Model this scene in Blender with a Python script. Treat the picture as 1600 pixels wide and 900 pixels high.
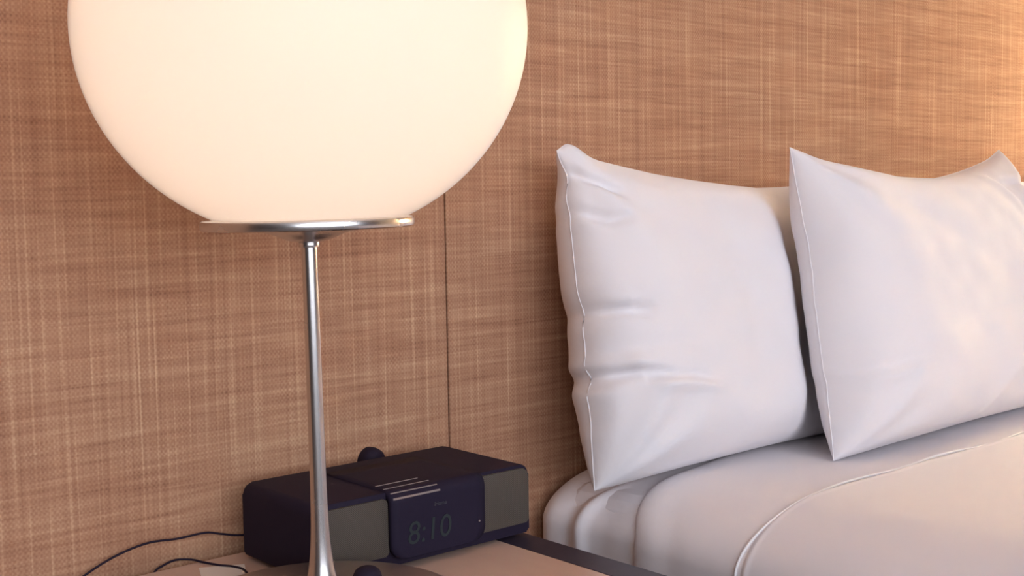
import bpy, bmesh, math, random
from math import sin, cos, pi, sqrt, exp
from mathutils import Vector, Matrix, noise

for o in list(bpy.data.objects):
    bpy.data.objects.remove(o)
random.seed(7)
SC = bpy.context.scene
COL = SC.collection

# ------------------------------------------------------------------ camera
F_PX, PITCH, ROLL = 1970.0, math.atan(163 / 1970.0), 0.01625
az = Vector((.653, .757, 0)).normalized()
r0 = Vector((az.y, -az.x, 0))
fwd = az * cos(PITCH) + Vector((0, 0, -sin(PITCH)))
u0 = r0.cross(fwd)
cr = r0 * cos(ROLL) - u0 * sin(ROLL)
cu = u0 * cos(ROLL) + r0 * sin(ROLL)
cam_data = bpy.data.cameras.new('camera')
cam = bpy.data.objects.new('camera', cam_data)
COL.objects.link(cam)
cam_data.sensor_width = 36
cam_data.lens = 36 * F_PX / 1600
cam_data.clip_start = .02
cam.matrix_world = Matrix(((cr.x, cu.x, -fwd.x, 0), (cr.y, cu.y, -fwd.y, 0), (cr.z, cu.z, -fwd.z, 1.0), (0, 0, 0, 1)))
SC.camera = cam
SC.cycles.sample_clamp_indirect = 0.0

# ------------------------------------------------------------------ world, daylight, exposure
SC.view_settings.view_transform = 'Standard'
SC.view_settings.look = 'None'
SC.view_settings.exposure = 0.0
SC.view_settings.gamma = 1.0
SC.view_settings.use_curve_mapping = False
world = bpy.data.worlds.new('daylight')
SC.world = world
world.use_nodes = True
bg = world.node_tree.nodes['Background']
bg.inputs['Color'].default_value = (.75, .85, 1, 1)
bg.inputs['Strength'].default_value = 1.0
WIN = dict(x0=-2.5, x1=1.6, z0=.85, z1=2.35, y=-2.6)      # the window in the wall behind the camera
DAYLIGHT = 108.0
ld = bpy.data.lights.new('window_daylight', 'AREA')
ld.shape = 'RECTANGLE'
ld.size, ld.size_y = WIN['x1'] - WIN['x0'], WIN['z1'] - WIN['z0']
ld.energy = DAYLIGHT
ld.color = (.87, .92, 1.03)
lo = bpy.data.objects.new('window_daylight', ld)
COL.objects.link(lo)
lo.location = ((WIN['x0'] + WIN['x1']) / 2, WIN['y'] + .02, (WIN['z0'] + WIN['z1']) / 2)
lo.rotation_euler = (pi / 2, 0, 0)                    # faces +Y, into the room
LAMP_W, LAMP2_W = 0.95, 82.0
LAMP_COL = (1.0, .785, .64)
LAMP2_COL = (1.0, .83, .52)

# ------------------------------------------------------------------ helpers
def lin(r, g, b):
    f = lambda c: ((c / 255 + .055) / 1.055) ** 2.4 if c > 10 else c / 255 / 12.92
    return (f(r), f(g), f(b), 1)

def mat(name, color, rough=.6, metal=0.0, spec=.5, coat=0.0):
    m = bpy.data.materials.new(name)
    m.use_nodes = True
    b = m.node_tree.nodes['Principled BSDF']
    b.inputs['Base Color'].default_value = (*color[:3], 1)
    b.inputs['Roughness'].default_value = rough
    b.inputs['Metallic'].default_value = metal
    b.inputs['Specular IOR Level'].default_value = spec
    b.inputs['Coat Weight'].default_value = coat
    return m

class NT:
    def __init__(s, m):
        s.t = m.node_tree
        s.n, s.l = s.t.nodes, s.t.links
        s.b = s.n.get('Principled BSDF')
    def new(s, typ, **kw):
        n = s.n.new(typ)
        for k, v in kw.items():
            setattr(n, k, v)
        return n
    def put(s, sock, v):
        if hasattr(v, 'node'):
            s.l.new(v, sock)
        else:
            sock.default_value = v
    def math(s, op, a, b=0.0, c=0.0):
        n = s.new('ShaderNodeMath', operation=op)
        for i, v in enumerate((a, b, c)):
            s.put(n.inputs[i], v)
        return n.outputs[0]
    def coords(s):
        return s.new('ShaderNodeTexCoord').outputs['Object']
    def noise(s, vec, scale, detail=2, sx=(1, 1, 1), rough=.5):
        mp = s.new('ShaderNodeMapping')
        mp.inputs['Scale'].default_value = sx
        s.l.new(vec, mp.inputs['Vector'])
        n = s.new('ShaderNodeTexNoise')
        n.inputs['Scale'].default_value = scale
        n.inputs['Detail'].default_value = detail
        n.inputs['Roughness'].default_value = rough
        s.l.new(mp.outputs[0], n.inputs['Vector'])
        return n.outputs['Fac']
    def ramp(s, fac, stops):
        n = s.new('ShaderNodeValToRGB')
        e = n.color_ramp.elements
        while len(e) < len(stops):
            e.new(.5)
        for el, (p, c) in zip(e, stops):
            el.position = p
            el.color = (*c[:3], 1)
        s.l.new(fac, n.inputs[0])
        return n.outputs[0]
    def bump(s, h, strength, dist):
        n = s.new('ShaderNodeBump')
        n.inputs['Strength'].default_value = strength
        n.inputs['Distance'].default_value = dist
        s.l.new(h, n.inputs['Height'])
        s.l.new(n.outputs[0], s.b.inputs['Normal'])

def link(name, me, m=None, parent=None, smooth=True):
    if m:
        me.materials.append(m)
    if smooth:
        me.polygons.foreach_set('use_smooth', [True] * len(me.polygons))
    o = bpy.data.objects.new(name, me)
    COL.objects.link(o)
    if parent:
        o.parent = parent
    return o

def pyobj(name, v, f, m=None, parent=None, smooth=True):
    me = bpy.data.meshes.new(name)
    me.from_pydata(v, [], f)
    me.validate()
    bm = bmesh.new()
    bm.from_mesh(me)
    bmesh.ops.recalc_face_normals(bm, faces=bm.faces)
    bm.to_mesh(me)
    bm.free()
    return link(name, me, m, parent, smooth)

def bmobj(name, bm, m=None, parent=None, smooth=False):
    bmesh.ops.recalc_face_normals(bm, faces=bm.faces)
    me = bpy.data.meshes.new(name)
    bm.to_mesh(me)
    bm.free()
    return link(name, me, m, parent, smooth)

def add_box(bm, x0, x1, y0, y1, z0, z1, bevel=0.0, seg=2):
    vs = [bm.verts.new((x, y, z)) for x in (x0, x1) for y in (y0, y1) for z in (z0, z1)]
    fs = [bm.faces.new([vs[i] for i in q]) for q in ((0, 1, 3, 2), (4, 6, 7, 5), (0, 4, 5, 1), (2, 3, 7, 6), (0, 2, 6, 4), (1, 5, 7, 3))]
    if bevel:
        es = list({e for f in fs for e in f.edges})
        bmesh.ops.bevel(bm, geom=es, offset=bevel, segments=seg, affect='EDGES', profile=.5)

def box(name, x0, x1, y0, y1, z0, z1, m, parent=None, bevel=0.0, seg=2):
    bm = bmesh.new()
    add_box(bm, x0, x1, y0, y1, z0, z1, bevel, seg)
    return bmobj(name, bm, m, parent)

def lathe(name, prof, m, parent=None, seg=96, close=True):
    v, f = [], []
    n = len(prof)
    for (r, z) in prof:
        for k in range(seg):
            a = 2 * pi * k / seg
            v.append((r * cos(a), r * sin(a), z))
    for i in range(n - 1):
        for k in range(seg):
            k2 = (k + 1) % seg
            f.append((i * seg + k, i * seg + k2, (i + 1) * seg + k2, (i + 1) * seg + k))
    if close:
        f.append(tuple(range(seg))[::-1])
        f.append(tuple((n - 1) * seg + k for k in range(seg)))
    o = pyobj(name, v, f, m, parent)
    md = o.modifiers.new('edge', 'EDGE_SPLIT')
    md.split_angle = math.radians(40)
    return o

def smoothstep(a, b, x):
    t = min(1, max(0, (x - a) / (b - a)))
    return t * t * (3 - 2 * t)

def catmull(pts, n=10):
    P = [Vector(p) for p in pts]
    P = [P[0] * 2 - P[1]] + P + [P[-1] * 2 - P[-2]]
    out = []
    for i in range(1, len(P) - 2):
        for k in range(n):
            t = k / n
            a, b, c, d = P[i - 1], P[i], P[i + 1], P[i + 2]
            out.append(.5 * ((2 * b) + (c - a) * t + (2 * a - 5 * b + 4 * c - d) * t * t + (3 * b - a - 3 * c + d) * t ** 3))
    out.append(P[-2])
    return out

def tube(name, path, rad, m, parent=None, seg=10):
    v, f = [], []
    N = len(path)
    up = Vector((.3, .2, 1)).normalized()
    for i, p in enumerate(path):
        t = (path[min(i + 1, N - 1)] - path[max(i - 1, 0)]).normalized()
        a = t.cross(up)
        if a.length < 1e-3:
            a = t.cross(Vector((1, 0, 0)))
        a.normalize()
        b = t.cross(a)
        for k in range(seg):
            w = 2 * pi * k / seg
            v.append(p + (a * cos(w) + b * sin(w)) * rad)
    for i in range(N - 1):
        for k in range(seg):
            k2 = (k + 1) % seg
            f.append((i * seg + k, i * seg + k2, (i + 1) * seg + k2, (i + 1) * seg + k))
    f.append(tuple(range(seg)))
    f.append(tuple((N - 1) * seg + k for k in range(seg)))
    return pyobj(name, [tuple(q) for q in v], f, m, parent)

def empty(name, loc, label, cat, group=None):
    o = bpy.data.objects.new(name, None)
    COL.objects.link(o)
    o.location = loc
    return tag(o, label, cat, group)

def tag(o, label, cat, group=None):
    o['label'] = label
    o['category'] = cat
    if group:
        o['group'] = group
    return o

def struct(o):
    o['kind'] = 'structure'
    return o

# ------------------------------------------------------------------ materials
def weave_material():
    m = mat('woven_wall_fabric', (.45, .27, .16), rough=.85, spec=.25)
    t = NT(m)
    co = t.coords()
    sep = t.new('ShaderNodeSeparateXYZ')
    t.l.new(co, sep.inputs[0])
    X, Z = sep.outputs['X'], sep.outputs['Z']
    wob = t.noise(co, 90, 2)
    a = t.math('SINE', t.math('ADD', t.math('MULTIPLY', X, 2 * pi / .0052), t.math('MULTIPLY', wob, 5)))
    b = t.math('SINE', t.math('ADD', t.math('MULTIPLY', Z, 2 * pi / .0060), t.math('MULTIPLY', wob, 5)))
    weave = t.math('MULTIPLY', t.math('MULTIPLY', a, b), t.math('MULTIPLY', t.noise(co, 45, 2), 1.6))
    hor = t.noise(co, 1, 3, (14, 14, 330), .6)            # long slubs in the weft
    hor2 = t.noise(co, 1, 3, (3.5, 3.5, 90), .6)
    ver = t.noise(co, 1, 2, (330, 330, 4), .6)          # warp threads
    line = t.math('MULTIPLY', t.math('MAXIMUM', t.math('SUBTRACT', t.noise(co, 1, 1, (240, 240, 3)), .56), 0), 1.15)
    big = t.noise(co, 5, 2)
    vv = t.math('ADD', t.math('ADD', .485, line), t.math('MULTIPLY', weave, .10))
    for n_, w_ in ((hor, .50), (hor2, .42), (ver, .40), (big, .22)):
        vv = t.math('ADD', vv, t.math('MULTIPLY', t.math('SUBTRACT', n_, .5), w_))
    c = t.ramp(vv, [(.12, (.20, .083, .046)), (.38, (.37, .180, .105)), (.58, (.47, .256, .152)), (.88, (.66, .43, .265))])
    t.l.new(c, t.b.inputs['Base Color'])
    t.bump(vv, .35, .002)
    return m

def linen_material(name, col, rough=.8):
    m = mat(name, col, rough=rough, spec=.2)
    t = NT(m)
    t.b.inputs['Sheen Weight'].default_value = .08
    co = t.coords()
    h = t.math('ADD', t.math('MULTIPLY', t.noise(co, 26, 3, (1, 1, 1.6)), .6), t.math('MULTIPLY', t.noise(co, 900, 1), .05))
    t.bump(h, .10, .01)
    return m

def metal_material(name, col, rough):
    m = mat(name, col, rough=rough, metal=1.0)
    t = NT(m)
    n_ = t.noise(t.coords(), 30, 2)
    t.put(t.b.inputs['Roughness'], t.math('ADD', rough - .015, t.math('MULTIPLY', n_, .03)))
    return m

def dark_material(name, col, rough):
    m = mat(name, col, rough=rough, spec=.10)
    t = NT(m)
    n_ = t.noise(t.coords(), 500, 2)
    t.bump(n_, .08, .001)
    return m

def grille_material():
    m = mat('speaker_mesh', (.1, .09, .08), rough=.6, spec=.3)
    t = NT(m)
    co = t.coords()
    sep = t.new('ShaderNodeSeparateXYZ')
    t.l.new(co, sep.inputs[0])
    k = 2 * pi / .0022
    d = t.math('MULTIPLY', t.math('SINE', t.math('MULTIPLY', sep.outputs['X'], k)), t.math('SINE', t.math('MULTIPLY', sep.outputs['Z'], k)))
    d = t.math('ADD', t.math('MULTIPLY', d, .5), .5)
    c = t.ramp(d, [(.25, (.040, .031, .027)), (.8, (.120, .096, .076))])
    t.l.new(c, t.b.inputs['Base Color'])
    t.bump(d, .4, .001)
    return m

def wood_material(name, c0, c1, rough, axis=(2, 30, 30)):
    m = mat(name, c0, rough=rough)
    t = NT(m)
    co = t.coords()
    n_ = t.noise(co, 2, 4, axis, .65)
    t.l.new(t.ramp(n_, [(.3, c0), (.7, c1)]), t.b.inputs['Base Color'])
    return m

def carpet_material():
    m = mat('carpet', (.2, .17, .15), rough=.95)
    t = NT(m)
    n_ = t.noise(t.coords(), 220, 3)
    t.l.new(t.ramp(n_, [(.3, (.10, .08, .075)), (.7, (.24, .20, .18))]), t.b.inputs['Base Color'])
    t.bump(n_, .6, .006)
    return m

def plaster_material(name, col):
    m = mat(name, col, rough=.9, spec=.2)
    t = NT(m)
    t.bump(t.noise(t.coords(), 120, 3), .1, .003)
    return m

def opal_material():
    m = bpy.data.materials.new('opal_glass')
    m.use_nodes = True
    t = NT(m)
    t.n.remove(t.b)
    out = t.n['Material Output']
    tr = t.new('ShaderNodeBsdfTranslucent')
    tr.inputs['Color'].default_value = (.96, .92, .87, 1)
    di = t.new('ShaderNodeBsdfDiffuse')
    di.inputs['Color'].default_value = (.90, .85, .79, 1)
    gl = t.new('ShaderNodeBsdfGlossy')
    gl.inputs['Roughness'].default_value = .55
    mx = t.new('ShaderNodeMixShader')
    mx.inputs[0].default_value = .35
    t.l.new(tr.outputs[0], mx.inputs[1])
    t.l.new(di.outputs[0], mx.inputs[2])
    fr = t.new('ShaderNodeFresnel')
    fr.inputs['IOR'].default_value = 1.22
    m2 = t.new('ShaderNodeMixShader')
    t.l.new(fr.outputs[0], m2.inputs[0])
    t.l.new(mx.outputs[0], m2.inputs[1])
    t.l.new(gl.outputs[0], m2.inputs[2])
    t.l.new(m2.outputs[0], out.inputs['Surface'])
    return m

M = dict(
    weave=weave_material(),
    groove=mat('panel_joint', (.05, .03, .025), .9),
    pillow=linen_material('white_pillowcase', (.84, .80, .82)),
    sheet=linen_material('white_sheet', (.815, .76, .775)),
    stitch=mat('hem_stitching', (.86, .83, .84), .8),
    nickel=metal_material('brushed_nickel', (.66, .62, .60), .27),
    nickel_base=metal_material('satin_nickel', (.56, .50, .47), .36),
    opal=opal_material(),
    black=dark_material('matt_black_plastic', (.021, .015, .030), .6),
    gloss=dark_material('display_plastic', (.020, .0145, .030), .6),
    grille=grille_material(),
    silver=mat('silver_print', (.24, .19, .18), .5),
    lcd=mat('lcd_segments', (.028, .035, .038), .5, spec=.15),
    logo=mat('grey_print', (.05, .046, .058), .5),
    espresso=wood_material('espresso_wood', (.028, .019, .034), (.038, .026, .040), .45),
    top=wood_material('pale_lacquered_top', (.58, .40, .32), (.64, .45, .36), .22, (6, 2, 6)),
    paper=mat('paper', (.72, .66, .60), .8),
    rubber=dark_material('black_rubber', (.022, .015, .028), .6),
    carpet=carpet_material(),
    plaster=plaster_material('ceiling_plaster', (.78, .75, .72)),
    sidewall=plaster_material('brown_wall_paint', (.085, .065, .056)),
    cream=plaster_material('cream_wall_paint', (.66, .58, .53)),
    trim=mat('painted_trim', (.55, .5, .46), .5),
    base=mat('bed_base_fabric', (.06, .05, .06), .9),
)

# ------------------------------------------------------------------ room shell
WALL_Y, RX0, RX1, RY0, CEIL = 1.25, -3.2, 4.4, WIN['y'], 2.6
SEAM = .970
struct(box('floor', RX0, RX1, RY0, WALL_Y + .1, -.1, 0, M['carpet']))
struct(box('ceiling', RX0, RX1, RY0, WALL_Y + .1, CEIL, CEIL + .1, M['plaster']))
struct(box('wall_left', RX0 - .1, RX0, RY0, WALL_Y + .1, 0, CEIL, M['sidewall']))
struct(box('wall_right', RX1, RX1 + .1, RY0, WALL_Y + .1, 0, CEIL, M['cream']))
wall = struct(box('wall_back', RX0, RX1, WALL_Y + .012, WALL_Y + .1, 0, CEIL, M['groove']))
edges = [RX0, -1.06, SEAM, 3.0, RX1]
for a, b in zip(edges[:-1], edges[1:]):
    box('wall_panel', a + .0012, b - .0012, WALL_Y, WALL_Y + .013, .1, CEIL, M['weave'], wall, .0015, 2)
struct(box('baseboard_back', RX0, RX1, WALL_Y - .012, WALL_Y + .012, 0, .1, M['espresso']))
bm = bmesh.new()
for q in ((RX0, WIN['x0'], 0, CEIL), (WIN['x1'], RX1, 0, CEIL), (WIN['x0'], WIN['x1'], 0, WIN['z0']), (WIN['x0'], WIN['x1'], WIN['z1'], CEIL)):
    add_box(bm, q[0], q[1], RY0 - .15, RY0, q[2], q[3])
struct(bmobj('wall_front', bm, M['sidewall']))
win = struct(bpy.data.objects.new('window_1', None))
COL.objects.link(win)
bm = bmesh.new()
for q in ((WIN['x0'], WIN['x0'] + .05, WIN['z0'], WIN['z1']), (WIN['x1'] - .05, WIN['x1'], WIN['z0'], WIN['z1']),
          (WIN['x0'], WIN['x1'], WIN['z0'], WIN['z0'] + .05), (WIN['x0'], WIN['x1'], WIN['z1'] - .05, WIN['z1'])):
    add_box(bm, q[0], q[1], RY0 - .10, RY0 - .04, q[2], q[3])
bmobj('window_frame', bm, M['trim'], win)
glass = mat('window_glass', (1, 1, 1), .02)
glass.node_tree.nodes['Principled BSDF'].inputs['Transmission Weight'].default_value = 1
box('pane', WIN['x0'] + .05, WIN['x1'] - .05, RY0 - .075, RY0 - .069, WIN['z0'] + .05, WIN['z1'] - .05, glass, win)

# ------------------------------------------------------------------ bed
BX0, BX1, BHEAD, BFOOT = 1.098, 2.625, 1.238, -.78
TOPZ = .618

def bed_section(s, off):
    """s in 0..1 from the left hem over the top to the right hem; returns x, z, nx, nz."""
    rx, rz = .14, .066
    zc = TOPZ - rz
    xl, xr = BX0 + rx, BX1 - rx
    side = .26
    L = [side, .17, xr - xl, .17, side]
    d = s * sum(L)
    if d < L[0]:
        return BX0 - off, zc - side + d, -1, 0
    d -= L[0]
    if d < L[1]:
        a = d / L[1] * pi / 2
        return xl - (rx + off) * cos(a), zc + (rz + off) * sin(a), -cos(a), sin(a)
    d -= L[1]
    if d < L[2]:
        return xl + d, TOPZ + off, 0, 1
    d -= L[2]
    if d < L[3]:
        a = pi / 2 - d / L[3] * pi / 2
        return xr + (rx + off) * cos(a), zc + (rz + off) * sin(a), cos(a), sin(a)
    d -= L[3]
    return BX1 + off, zc - d, 1, 0

def s_values():
    out = []
    side, arc, top = .26, .17, BX1 - BX0 - .28
    tot = 2 * side + 2 * arc + top
    for a, b, n in ((0, side, 16), (side, side + arc, 26), (side + arc, side + arc + .6, 44), (side + arc + .6, side + arc + top, 24),
                    (side + arc + top, tot - side, 12), (tot - side, tot, 6)):
        out += [(a + (b - a) * k / n) / tot for k in range(n)]
    return out + [1.0]

def bed_cover(name, ys, off_fn, shift_fn, m, parent):
    S = s_values()
    v, f = [], []
    for y in ys:
        for s in S:
            yy = y + shift_fn(s, y)
            off = off_fn(s, yy)
            x, z, nx, nz = bed_section(s, off)
            w = noise.noise(Vector((x * 5, yy * 5, z * 5 + 3))) * .0022 + noise.noise(Vector((x * 14, yy * 9, z * 4))) * .0010
            v.append((x + nx * w, yy, z + nz * w))
    n = len(S)
    for j in range(len(ys) - 1):
        for i in range(n - 1):
            f.append((j * n + i, j * n + i + 1, (j + 1) * n + i + 1, (j + 1) * n + i))
    o = pyobj(name, v, f, m, parent)
    # make it a cloth with thickness, the outer face kept where it is
    sd = o.modifiers.new('thickness', 'SOLIDIFY')
    sd.thickness = .003
    sd.offset = -1
    return o

bed = empty('bed', (1.86, .23, 0), 'wide bed made up in white sheets with its head against the woven wall', 'bed')
inv = Matrix.Translation(-Vector(bed.location))

def under(o, p):
    o.parent = p
    o.matrix_parent_inverse = Matrix.Translation(-Vector(p.location))
    return o

under(box('bed_base', BX0 + .03, BX1 - .03, BFOOT + .02, BHEAD - .01, .10, .33, M['base'], None, .01), bed)
for x in (BX0 + .12, BX1 - .12):
    for y in (BFOOT + .15, BHEAD - .15):
        under(box('leg', x - .03, x + .03, y - .03, y + .03, 0, .10, M['espresso']), bed)
under(box('mattress', BX0 + .012, BX1 - .012, BFOOT + .01, BHEAD - .008, .33, TOPZ - .012, M['sheet'], None, .05, 5), bed)

def fitted_off(s, y):
    o = 0.0
    x, z, nx, nz = bed_section(s, 0)
    # drape folds at the near corner of the head end
    side = smoothstep(.612, .575, z) * (1 if nx < 0 else 0)
    for yc, amp, wd in ((1.200, .003, .016), (1.168, -.004, .009), (1.150, .003, .006), (1.105, -.002, .018)):
        o += amp * exp(-((y - yc - (.6 - z) * .12) / wd) ** 2) * side
    # a puckered ridge running in under the pillow corner
    t = exp(-((y - 1.146 + (x - 1.10) * .3) / .009) ** 2) * exp(-((x - 1.115) / .035) ** 2) * (1 if nx < .01 and x < 1.4 else 0)
    o += .010 * t
    if y > 1.20:
        k = min(1, (y - 1.20) / (BHEAD - 1.20))
        o -= .028 * (1 - sqrt(max(0, 1 - k * k)))
    return o

ys = [.95 + .01 * k for k in range(16)] + [1.105 + .0045 * k for k in range(22)] + [1.207, 1.213, 1.219, 1.225, 1.230, 1.234, 1.2365, BHEAD]
under(bed_cover('fitted_sheet', ys, fitted_off, lambda s, y: 0, M['sheet'], None), bed)

def flat_off(s, y):
    x, z, nx, nz = bed_section(s, 0)
    near = max(0, 1 - (1.052 + edge_shift(s) - y) / .05)
    step = .0085 * (1 - .75 * smoothstep(1.15, 1.30, x) * (1 if nx <= 0 else 1))
    o = .001 + step * (1 - exp(-max(0, 1.052 + edge_shift(s) - y) / .006))
    d = 1.052 + edge_shift(s) - y
    o += .0015 * exp(-((d - .030) / .018) ** 2) * smoothstep(1.22, 1.12, x)
    o -= .001 * exp(-((d - .065) / .016) ** 2) * smoothstep(1.20, 1.12, x)
    return o

def edge_shift(s):
    x, z, nx, nz = bed_section(s, 0)
    return .034 * smoothstep(.56, .618, z) + .05 * smoothstep(1.18, 1.5, x)

ys = [1.052 - .002 * k for k in range(12)] + [1.026 - .008 * k for k in range(22)] + [.84, .82]
under(bed_cover('flat_sheet', ys, flat_off, lambda s, y: edge_shift(s) * smoothstep(.86, 1.05, y), M['sheet'], None), bed)

HEM_Y = .885
def hem_wave(s):
    return .004 * sin(s * 60) + .003 * sin(s * 23 + 1)
def blanket_off(s, y):
    d = HEM_Y - y
    o = .0065 + .0045 * (1 - exp(-max(0, d) / .004))
    o += .0012 * exp(-((d - .010) / .004) ** 2)
    o += .003 * smoothstep(.02, .2, d)
    return o
ys = [HEM_Y - .0015 * k for k in range(14)] + [HEM_Y - .03 - .02 * k for k in range(30)] + [.2, 0, -.2, -.4, -.6, BFOOT]
ys = [y for y in ys]
under(bed_cover('blanket', ys, blanket_off, lambda s, y: hem_wave(s) * smoothstep(.7, .88, y), M['sheet'], None), bed)
path = []
for s in s_values():
    x, z, nx, nz = bed_section(s, .0095)
    path.append(Vector((x, HEM_Y + .0005 + hem_wave(s), z)))
under(tube('blanket_hem', path, .0017, M['stitch'], None, 8), bed)

# ------------------------------------------------------------------ pillows
def seg_dist(p, a, b):
    ax, ay = a
    bx, by = b
    dx, dy = bx - ax, by - ay
    L = dx * dx + dy * dy
    t = 0 if L == 0 else max(0, min(1, ((p[0] - ax) * dx + (p[1] - ay) * dy) / L))
    return sqrt((p[0] - ax - t * dx) ** 2 + (p[1] - ay - t * dy) ** 2), t

def make_pillow(name, corners, tf, tb, label, folds=(), sag=(.05, .03, .045, .03), dent=None, horn=None, notch=(), seed=0, mirror=None, floor_z=.622, group='white pillows at the head of the bed'):
    """corners: BL, BR, TL, TR. sag: pull-in of left, right, top, bottom edges (share of the half size)."""
    BL, BR, TL, TR = [Vector(c) for c in corners]
    cen = (BL + BR + TL + TR) / 4
    ux = ((BR + TR) / 2 - (BL + TL) / 2)
    uz = ((TL + TR) / 2 - (BL + BR) / 2)
    nf = ux.cross(uz).normalized()
    if nf.y > 0:
        nf = -nf
    hw, hh = ux.length / 2, uz.length / 2
    root = empty(name, (cen.x, cen.y, floor_z), label, 'pillow', group)
    NU, NV = 200, 150
    PU, PV = 6.5, 3.2
    def edge_pos(u, v):
        # bilinear corners plus pulled-in edges
        p = BL * (1 - u) * (1 - v) / 4 + BR * (1 + u) * (1 - v) / 4 + TL * (1 - u) * (1 + v) / 4 + TR * (1 + u) * (1 + v) / 4
        ix = -u * hw * (sag[0] if u < 0 else sag[1]) * (1 - abs(v) ** 2.2) * abs(u) ** 2
        iz = -v * hh * (sag[2] if v > 0 else sag[3]) * (1 - abs(u) ** 1.7) * abs(v) ** 3
        p = p + ux.normalized() * ix + uz.normalized() * iz
        if u < 0:
            q = Vector((v * 3.1 + seed, seed * 3, .4))
            wob = noise.noise(q) * .006 + noise.noise(q * 3.3) * .0025
            for (vn, amp, wd) in notch:
                wob += amp * exp(-((v - vn) / wd) ** 2)
            p = p + ux.normalized() * wob * abs(u) ** 6 * (1 - v * v * .8)
        return p
    def thick(u, v):
        e = (1 - abs(u) ** PU) * (1 - abs(v) ** PV)
        e = max(0, e)
        return e ** .5
    def pos(u, v, side):
        t = thick(u, v)
        if side > 0:
            T = tf * t * (1 - .16 * v)
            if dent:
                T *= dent(u, v)
        else:
            T = tb * t
        p = edge_pos(u, v)
        w = 0.0
        d = 0
        if t > .02:
            q = Vector((u * 2.2 * hw / .33 + seed, v * 1.6 + seed * 2, side))
            w += noise.noise(q * 1.3) * .006 + noise.noise(q * 3.1) * .0022
            # pull wrinkles out of the four corners
            for (cu_, cv_) in ((-1, 1), (1, 1), (-1, -1), (1, -1)):
                dx, dy = (u - cu_) * hw, (v - cv_) * hh
                rr = sqrt(dx * dx + dy * dy)
                an = math.atan2(dy * -cv_, dx * -cu_)
                w += .0030 * sin(an * 11 + seed * 3 + cu_) * exp(-((rr - .10) / .055) ** 2)
            if side > 0:
                for (pts, amp, wd) in folds:
                    best, bt = 9, 0
                    for k in range(len(pts) - 1):
                        a, b = pts[k], pts[k + 1]
                        dd, tt = seg_dist((u * hw, v * hh), (a[0] * hw, a[1] * hh), (b[0] * hw, b[1] * hh))
                        if dd < best:
                            best, bt = dd, (k + tt) / (len(pts) - 1)
                    if best < 4 * wd:
                        fade = smoothstep(1.02, .6, bt)
                        w += amp * 1.35 * exp(-(best / wd) ** 2) * fade
            w *= min(1, t * 2.2)
        p = p + nf * ((T + w) if side > 0 else -(T + w * .6))
        if horn:
            for (hu, hv, dvec, rad) in horn:
                dx, dy = (u - hu) * hw, (v - hv) * hh
                p = p + Vector(dvec) * exp(-((dx * dx + dy * dy) / rad ** 2))
        if p.z < floor_z:
            p.z = floor_z + .0002
        return p
    us = [sin(pi / 2 * (-1 + 2 * i / NU)) for i in range(NU + 1)]
    vs = [sin(pi / 2 * (-1 + 2 * j / NV)) for j in range(NV + 1)]
    V, Fc, idx = [], [], {}
    def vid(i, j, side):
        key = (i, j, 0 if i in (0, NU) or j in (0, NV) else side)
        if key not in idx:
            p = pos(us[i], vs[j], side)
            if mirror is not None:
                p = Vector((2 * mirror - p.x, p.y, p.z))
            idx[key] = len(V)
            V.append(tuple(p))
        return idx[key]
    for side in (1, -1):
        for i in range(NU):
            for j in range(NV):
                q = (vid(i, j, side), vid(i + 1, j, side), vid(i + 1, j + 1, side), vid(i, j + 1, side))
                Fc.append(q if side > 0 else q[::-1])
    if mirror is not None:
        root.location.x = 2 * mirror - cen.x
    under(pyobj('pillowcase', V, Fc, M['pillow']), root)
    # the sewn edge seam all the way round
    ring = [(i, 0) for i in range(NU)] + [(NU, j) for j in range(NV)] + [(NU - i, NV) for i in range(NU)] + [(0, NV - j) for j in range(NV)]
    pts = [Vector(V[idx[(i, j, 0)]]) for (i, j) in ring]
    path = [pts[k] for k in range(0, len(pts), 2)] + [pts[0]]
    for q in path:
        q.z = max(q.z, floor_z + .0012)
    under(tube('seam', path, .0009, M['pillow'], None, 6), root)
    return root

def p1_dent(u, v):
    x = 1.395 + u * .325
    return 1 - .60 * smoothstep(1.385 + .02 * v * v, 1.49, x)

folds1 = [
    ([(-.99, -.36), (-.86, -.35), (-.74, -.40)], -.010, .006),
    ([(-.90, -.30), (-.80, -.42), (-.62, -.46), (-.46, -.53)], .007, .011),
    ([(-.86, -.39), (-.66, -.415), (-.48, -.48)], -.007, .006),
    ([(-.99, -.22), (-.70, -.20), (-.50, -.26)], -.003, .010),
    ([(-1.0, .02), (-.88, .01), (-.78, -.03)], -.009, .007),
    ([(-1.0, .07), (-.86, .06)], .004, .010),
    ([(-1.0, .62), (-.90, .55), (-.80, .58)], -.008, .007),
    ([(-1.0, .86), (-.88, .78), (-.80, .70)], -.010, .007),
    ([(-.9, .98), (-.76, .80), (-.6, .62)], -.003, .014),
    ([(-.3, .5), (-.24, -.2), (-.30, -.55)], -.002, .02),
    ([(-.55, -.62), (-.2, -.72), (.1, -.70)], .003, .03),
]
P1 = ((1.068, 1.090, .622), (1.725, 1.092, .622), (1.088, 1.168, 1.040), (1.735, 1.172, 1.000))
make_pillow('pillow', P1, .085, .085, 'white pillow at the left end of the bed, nearest the lamp, creased along its seam',
            folds1, sag=(.03, .03, .155, .03), dent=p1_dent, horn=[(-1, 1, (.0, .0, -.004), .02), (-.935, 1, (-.004, 0, .014), .020), (-1, .84, (.008, 0, 0), .016)], notch=((-.36, .010, .05), (-.28, -.004, .05), (-.46, -.004, .05), (.03, .006, .05), (.62, .004, .06)), seed=1.3)
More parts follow.
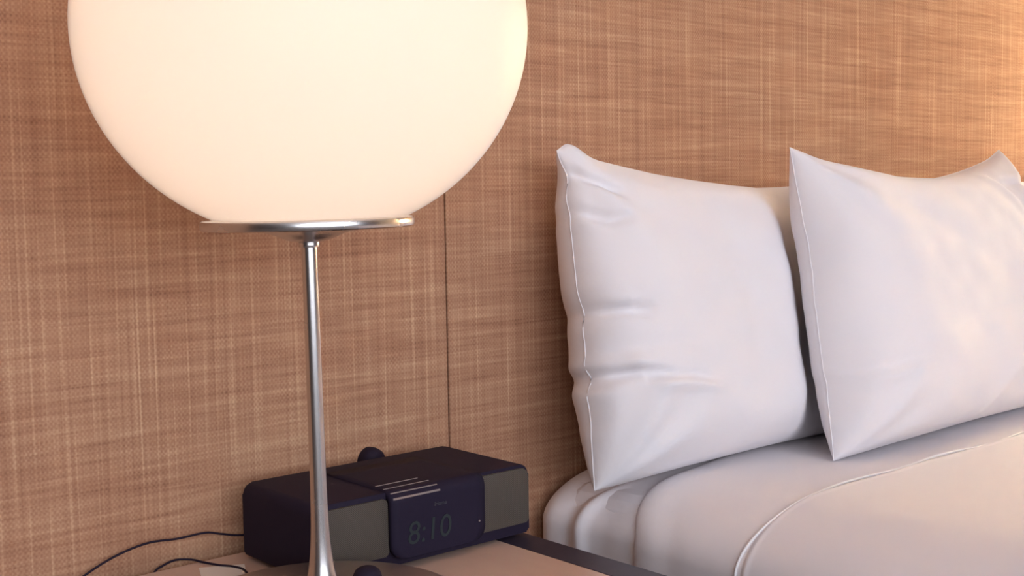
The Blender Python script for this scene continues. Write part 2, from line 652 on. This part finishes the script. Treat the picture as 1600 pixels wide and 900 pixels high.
make_pillow('pillow', P1, .085, .085, 'white pillow barely showing behind the front pillow at the right edge',
            folds1[3:], sag=(.03, .03, .155, .03), dent=p1_dent, seed=4.1, mirror=(BX0 + BX1) / 2 + .03, floor_z=.630)
folds2 = [
    ([(-.98, -.50), (-.85, -.52), (-.60, -.44)], .004, .010),
    ([(-.98, -.44), (-.85, -.46), (-.62, -.38)], -.004, .009),
    ([(1.0, .66), (.82, .70), (.62, .72), (.45, .70)], -.008, .014),
    ([(1.0, .50), (.80, .56), (.60, .58)], .014, .030),
    ([(.50, .80), (.62, .55), (.72, .25), (.76, 0)], -.004, .016),
    ([(.38, .82), (.50, .60), (.60, .35)], .003, .014),
    ([(.66, .62), (.80, .40), (.9, .1)], -.004, .016),
    ([(-.5, .6), (.0, .2), (.35, -.1)], -.002, .02),
    ([(-.1, -.9), (.02, -.7), (.2, -.55)], .003, .016),
]
P2 = ((1.408, .980, .624), (2.075, .995, .624), (1.398, 1.044, 1.036), (2.060, 1.100, 1.038))
make_pillow('pillow', P2, .098, .055, 'white pillow in front, overlapping its neighbour, both top corners pointing up',
            folds2, sag=(.03, .22, .21, .02), horn=[(-1, 1, (0, 0, .006), .03), (1, 1, (.0, 0, .006), .03)], notch=((-.5, .004, .06), (.45, .005, .3)), seed=2.2)

# ------------------------------------------------------------------ nightstand
NX0, NX1, NY0, NY1, NZ = .24, .9358, .70, 1.228, .600
ns = empty('nightstand', ((NX0 + NX1) / 2, (NY0 + NY1) / 2, 0), 'dark espresso nightstand with a pale glossy top, between the woven wall and the bed', 'nightstand')
under(box('body', NX0, NX1, NY0 + .02, NY1, .06, NZ - .022, M['espresso'], None, .002), ns)
under(box('top_panel', NX0 + .0425, NX1 - .0425, NY0 + .03, NY1, NZ - .022, NZ, M['top'], None, .0006), ns)
for a, b in ((NX0, NX0 + .042), (NX1 - .042, NX1)):
    under(box('edge_frame', a, b, NY0, NY1, NZ - .022, NZ, M['espresso'], None, .0012), ns)
under(box('edge_frame', NX0 + .042, NX1 - .042, NY0, NY0 + .0295, NZ - .022, NZ, M['espresso'], None, .0012), ns)
for z0, z1 in ((.08, .315), (.325, .57)):
    d = under(box('drawer', NX0 + .01, NX1 - .01, NY0, NY0 + .02, z0, z1, M['espresso'], None, .002), ns)
    h = box('handle', .52, .66, NY0 - .02, NY0 - .0005, (z0 + z1) / 2 - .006, (z0 + z1) / 2 + .006, M['nickel'], d, .003)
for x in (NX0 + .03, NX1 - .03):
    for y in (NY0 + .05, NY1 - .04):
        under(box('leg', x - .02, x + .02, y - .02, y + .02, 0, .06, M['espresso']), ns)
ns2 = empty('nightstand', (3.08, (NY0 + NY1) / 2, 0), 'second dark nightstand outside the photo, beyond the far right side of the bed', 'nightstand')
under(box('body', 2.70, 3.40, NY0 + .02, NY1, .06, NZ - .022, M['espresso'], None, .002), ns2)
under(box('top_panel', 2.70, 3.40, NY0, NY1, NZ - .022, NZ - .0008, M['top'], None, .002), ns2)
for x in (2.74, 3.36):
    for y in (NY0 + .05, NY1 - .04):
        under(box('leg', x - .02, x + .02, y - .02, y + .02, 0, .06, M['espresso']), ns2)

# ------------------------------------------------------------------ table lamps
def make_lamp(loc, label, watts, color):
    root = empty('table_lamp', loc, label, 'lamp', 'globe lamps beside the bed')
    lean = Matrix.Rotation(-.0095, 4, az)
    def tilt(o):
        o.matrix_local = lean
        return o
    R = .1285
    prof = [(.0, .0005), (R - .004, .0005), (R, .004), (R, .024)] + [(R - .006 + .006 * cos(a), .024 + .006 * sin(a)) for a in (pi / 8, pi / 4, 3 * pi / 8, pi / 2)] + [(.03, .0302), (.0, .0304)]
    prof = [(max(r, .0004), z) for r, z in prof]
    lathe('base', prof, M['nickel_base'], root, 128)
    stem = [(.034, .0300), (.027, .0325), (.0215, .037), (.0172, .044), (.0137, .052), (.0115, .062), (.0098, .075), (.0086, .09), (.0078, .11),
            (.0073, .14), (.0071, .20), (.0069, .30), (.0069, .349)]
    sp = catmull([(r, 0, z) for r, z in stem], 4)
    tilt(lathe('stem', [(p.x, p.z) for p in sp], M['nickel'], root, 64))
    tilt(lathe('collar', [(.0069, .3475), (.0090, .3478), (.0092, .3485), (.0092, .3525), (.0088, .3532), (.0069, .3535)], M['nickel'], root, 64))
    cap = [(.0095, .3520), (.0125, .3524), (.018, .3537), (.024, .3560), (.030, .3587), (.038, .3612), (.050, .3630), (.070, .3638), (.0900, .3642),
           (.0921, .3652), (.0926, .3668), (.0926, .3704), (.0918, .3722), (.0900, .3730), (.02, .3731)]
    tilt(lathe('shade_holder', cap, M['nickel'], root, 128))
    a, b, zc, zb = .1925, .180, .535, .3732
    prof = []
    n = 64
    t0 = math.asin((zb - zc) / b)
    for k in range(n + 1):
        t = t0 + (pi / 2 - t0) * k / n
        prof.append((max(a * cos(t), .0006), zc + b * sin(t)))
    g = tilt(lathe('globe_shade', prof, M['opal'], root, 128))
    g.location = r0 * .003
    # rotary switch on the base
    sw = [(.0004, .0292), (.0135, .0294), (.0138, .033), (.0132, .037), (.0115, .0405), (.0085, .0430), (.0045, .0444), (.0004, .0448)]
    s = lathe('switch_knob', sw, M['rubber'], root, 40)
    s.location = (.062, .021, 0)
    pl = bpy.data.lights.new('bulb', 'POINT')
    pl.energy, pl.color, pl.shadow_soft_size = watts, color, .035
    po = bpy.data.objects.new('bulb', pl)
    COL.objects.link(po)
    po.parent = root
    po.location = (0, 0, .545)
    return root

lamp = make_lamp((.588, .947, NZ), 'large glowing opal glass globe lamp on a slim nickel stem, on the nightstand', LAMP_W, LAMP_COL)
make_lamp((3.22, .947, NZ), 'second opal globe lamp outside the photo, on the far nightstand right of the bed', LAMP2_W, LAMP2_COL)

# ------------------------------------------------------------------ clock radio
RXL, RXR, RF, RB, RT = .6500, .9345, 1.060, 1.204, .683
radio = empty('clock_radio', ((RXL + RXR) / 2, (RF + RB) / 2, NZ), 'black clock radio with two mesh speakers and a dark display, behind the lamp', 'radio')

def rounded_rect(x0, x1, z0, z1, rs, n=7):
    """rs: radii BL, BR, TR, TL"""
    pts = []
    for (cx, cz, a0, r) in ((x0 + rs[0], z0 + rs[0], pi, rs[0]), (x1 - rs[1], z0 + rs[1], 1.5 * pi, rs[1]), (x1 - rs[2], z1 - rs[2], 0, rs[2]), (x0 + rs[3], z1 - rs[3], .5 * pi, rs[3])):
        for k in range(n + 1):
            a = a0 + pi / 2 * k / n
            pts.append((cx + r * cos(a), cz + r * sin(a)))
    return pts

def prism(name, pts, y0, y1, m, parent=None, bev=.0):
    bm = bmesh.new()
    A = [bm.verts.new((x, y0, z)) for x, z in pts]
    B = [bm.verts.new((x, y1, z)) for x, z in pts]
    fa = bm.faces.new(A)
    fb = bm.faces.new(B[::-1])
    n = len(pts)
    for k in range(n):
        bm.faces.new((A[k], B[k], B[(k + 1) % n], A[(k + 1) % n]))
    if bev:
        es = list(fa.edges) + list(fb.edges)
        bmesh.ops.bevel(bm, geom=es, offset=bev, segments=3, affect='EDGES', profile=.5)
    o = bmobj(name, bm, m, parent, True)
    md = o.modifiers.new('edge', 'EDGE_SPLIT')
    md.split_angle = math.radians(35)
    return o

under(prism('body', rounded_rect(RXL, RXR, NZ + .004, RT, (.004, .004, .012, .012)), RF, RB, M['black'], None, .0025), radio)
under(prism('speaker_grille', rounded_rect(.6560, .7375, .6165, .6775, (.004, .004, .006, .009)), RF - .0035, RF + .004, M['grille'], None, .0015), radio)
under(prism('speaker_grille', rounded_rect(.8595, .9312, .6165, .6795, (.004, .004, .010, .006)), RF - .0035, RF + .004, M['grille'], None, .0015), radio)
for x in (RXL + .02, RXR - .02):
    for y in (RF + .02, RB - .02):
        under(box('foot', x - .008, x + .008, y - .008, y + .008, NZ + .0004, NZ + .0046, M['rubber']), radio)
# display panel that wraps from the top over to the front
PX0, PX1, PF, PZ0, PZT, PR = .7368, .8602, 1.0485, .6125, .6850, .013
prof = [(RB - .03, PZT), (1.15, PZT), (1.11, PZT), (1.085, PZT)]
prof += [(PF + PR - PR * sin(a), PZT - PR + PR * cos(a)) for a in [pi / 2 * k / 10 for k in range(11)]]
zr = .016
prof += [(PF, z) for z in (.660, .650, .640, .632)]
prof += [(PF, PZ0 + zr - zr * sin(pi / 2 * k / 8)) for k in range(9)]
V, Fc = [], []
NC = 12
for (y, z) in prof:
    ins = 0
    if z < PZ0 + zr and y <= PF + 1e-6:
        ins = zr - sqrt(max(0, zr * zr - (PZ0 + zr - z) ** 2))
    for c in range(NC + 1):
        V.append((PX0 + ins + (PX1 - PX0 - 2 * ins) * c / NC, y, z))
for j in range(len(prof) - 1):
    for c in range(NC):
        a = j * (NC + 1) + c
        Fc.append((a, a + 1, a + NC + 2, a + NC + 1))
dp = under(pyobj('display_panel', V, Fc, M['gloss']), radio)
sd = dp.modifiers.new('thickness', 'SOLIDIFY')
sd.thickness, sd.offset = .009, -1
# four raised strips over the bend
for k, (x0, x1, ang, w) in enumerate(((.7368 + .003, .795, None, .0014), (.738, .797, -.1, .0014), (.7385, .799, .62, .0014), (.7390, .800, 1.15, .0022))):
    if ang is None:
        y, z, a = 1.083, PZT, 0
    elif ang < 0:
        y, z, a = 1.066, PZT, 0
    else:
        a = ang
        y, z = PF + PR - PR * sin(a), PZT - PR + PR * cos(a)
    s = box('trim_strip', -(x1 - x0) / 2, (x1 - x0) / 2, -w / 2, w / 2, -.0006, .0006, M['silver'], None, .0003, 1)
    s.rotation_euler = (a, 0, 0)
    s.parent = dp
    s.location = ((x0 + x1) / 2, y, z)

def text(name, body, size, loc, m, parent, shear=0):
    c = bpy.data.curves.new(name, 'FONT')
    c.body = body
    c.size = size
    c.extrude = .0002
    c.shear = shear
    c.align_x = 'CENTER'
    c.materials.append(m)
    tmp = bpy.data.objects.new(name, c)
    COL.objects.link(tmp)
    bpy.context.view_layer.update()
    me = bpy.data.meshes.new_from_object(tmp.evaluated_get(bpy.context.evaluated_depsgraph_get()))
    bpy.data.objects.remove(tmp)
    me.name = name
    o = bpy.data.objects.new(name, me)
    COL.objects.link(o)
    o.parent = parent
    o.matrix_parent_inverse = Matrix.Identity(4)
    o.location = loc
    o.rotation_euler = (pi / 2, 0, 0)
    return o
text('display_digits', '8:10', .034, (.7835, PF - .0004, .6265), M['lcd'], dp, .1)
text('logo', 'iHome', .0062, (.799, PF - .0004, .6615), M['logo'], dp)
bm = bmesh.new()
bmesh.ops.create_uvsphere(bm, u_segments=12, v_segments=8, radius=.0011)
d = bmobj('indicator_light', bm, M['silver'], dp, True)
d.location = (.852, PF, .634)

# ------------------------------------------------------------------ plug, cords, paper
plug = empty('power_plug', (.845, WALL_Y, .668), 'rounded black power plug in the wall behind the clock radio', 'plug')
pg = lathe('plug_body', [(.0004, .0), (.0165, .0), (.0168, .008), (.0160, .014), (.013, .0185), (.008, .021), (.0004, .0215)], M['rubber'], plug, 40)
pg.rotation_euler = (pi / 2, 0, 0)
pg.scale = (1, 1.15, 1)
under(tube('cord', catmull([(.845, 1.2300, .664), (.8445, 1.2260, .655), (.839, 1.226, .63), (.84, 1.236, .60), (.84, 1.24, .5), (.83, 1.24, .2), (.82, 1.235, .103)], 8), .0022, M['rubber']), plug)

t = tube('power_cord', catmull([(.735, 1.2065, .622), (.715, 1.225, .621), (.69, 1.236, .6165), (.6648, 1.239, .6162), (.642, 1.239, .6220), (.6226, 1.239, .6272), (.590, 1.239, .6270), (.5563, 1.239, .6290), (.521, 1.239, .6225), (.4864, 1.239, .6087), (.455, 1.239, .590), (.43, 1.239, .55), (.42, 1.24, .40), (.42, 1.24, .11)], 10), .0012, M['rubber'])
under(t, radio)
t = tube('power_cord', catmull([(.590, 1.0765, .606), (.606, 1.110, .6022), (.627, 1.160, .6014), (.6262, 1.182, .6014), (.617, 1.199, .6014), (.609, 1.222, .6014), (.603, 1.234, .6025), (.5879, 1.240, .6040), (.573, 1.240, .6010), (.562, 1.240, .5945), (.552, 1.240, .57), (.548, 1.24, .45), (.548, 1.24, .11)], 10), .0012, M['rubber'])
under(t, lamp)
pv = [(.575, 1.152), (.612, 1.128), (.640, 1.186), (.598, 1.208)]
t = prism('note_card', [(x, y) for x, y in pv], 0, .0012, M['paper'])
for v in t.data.vertices:
    v.co = (v.co.x, v.co.z, NZ + v.co.y - .0007)
tag(t, 'small white paper card on the nightstand behind the lamp base', 'paper')
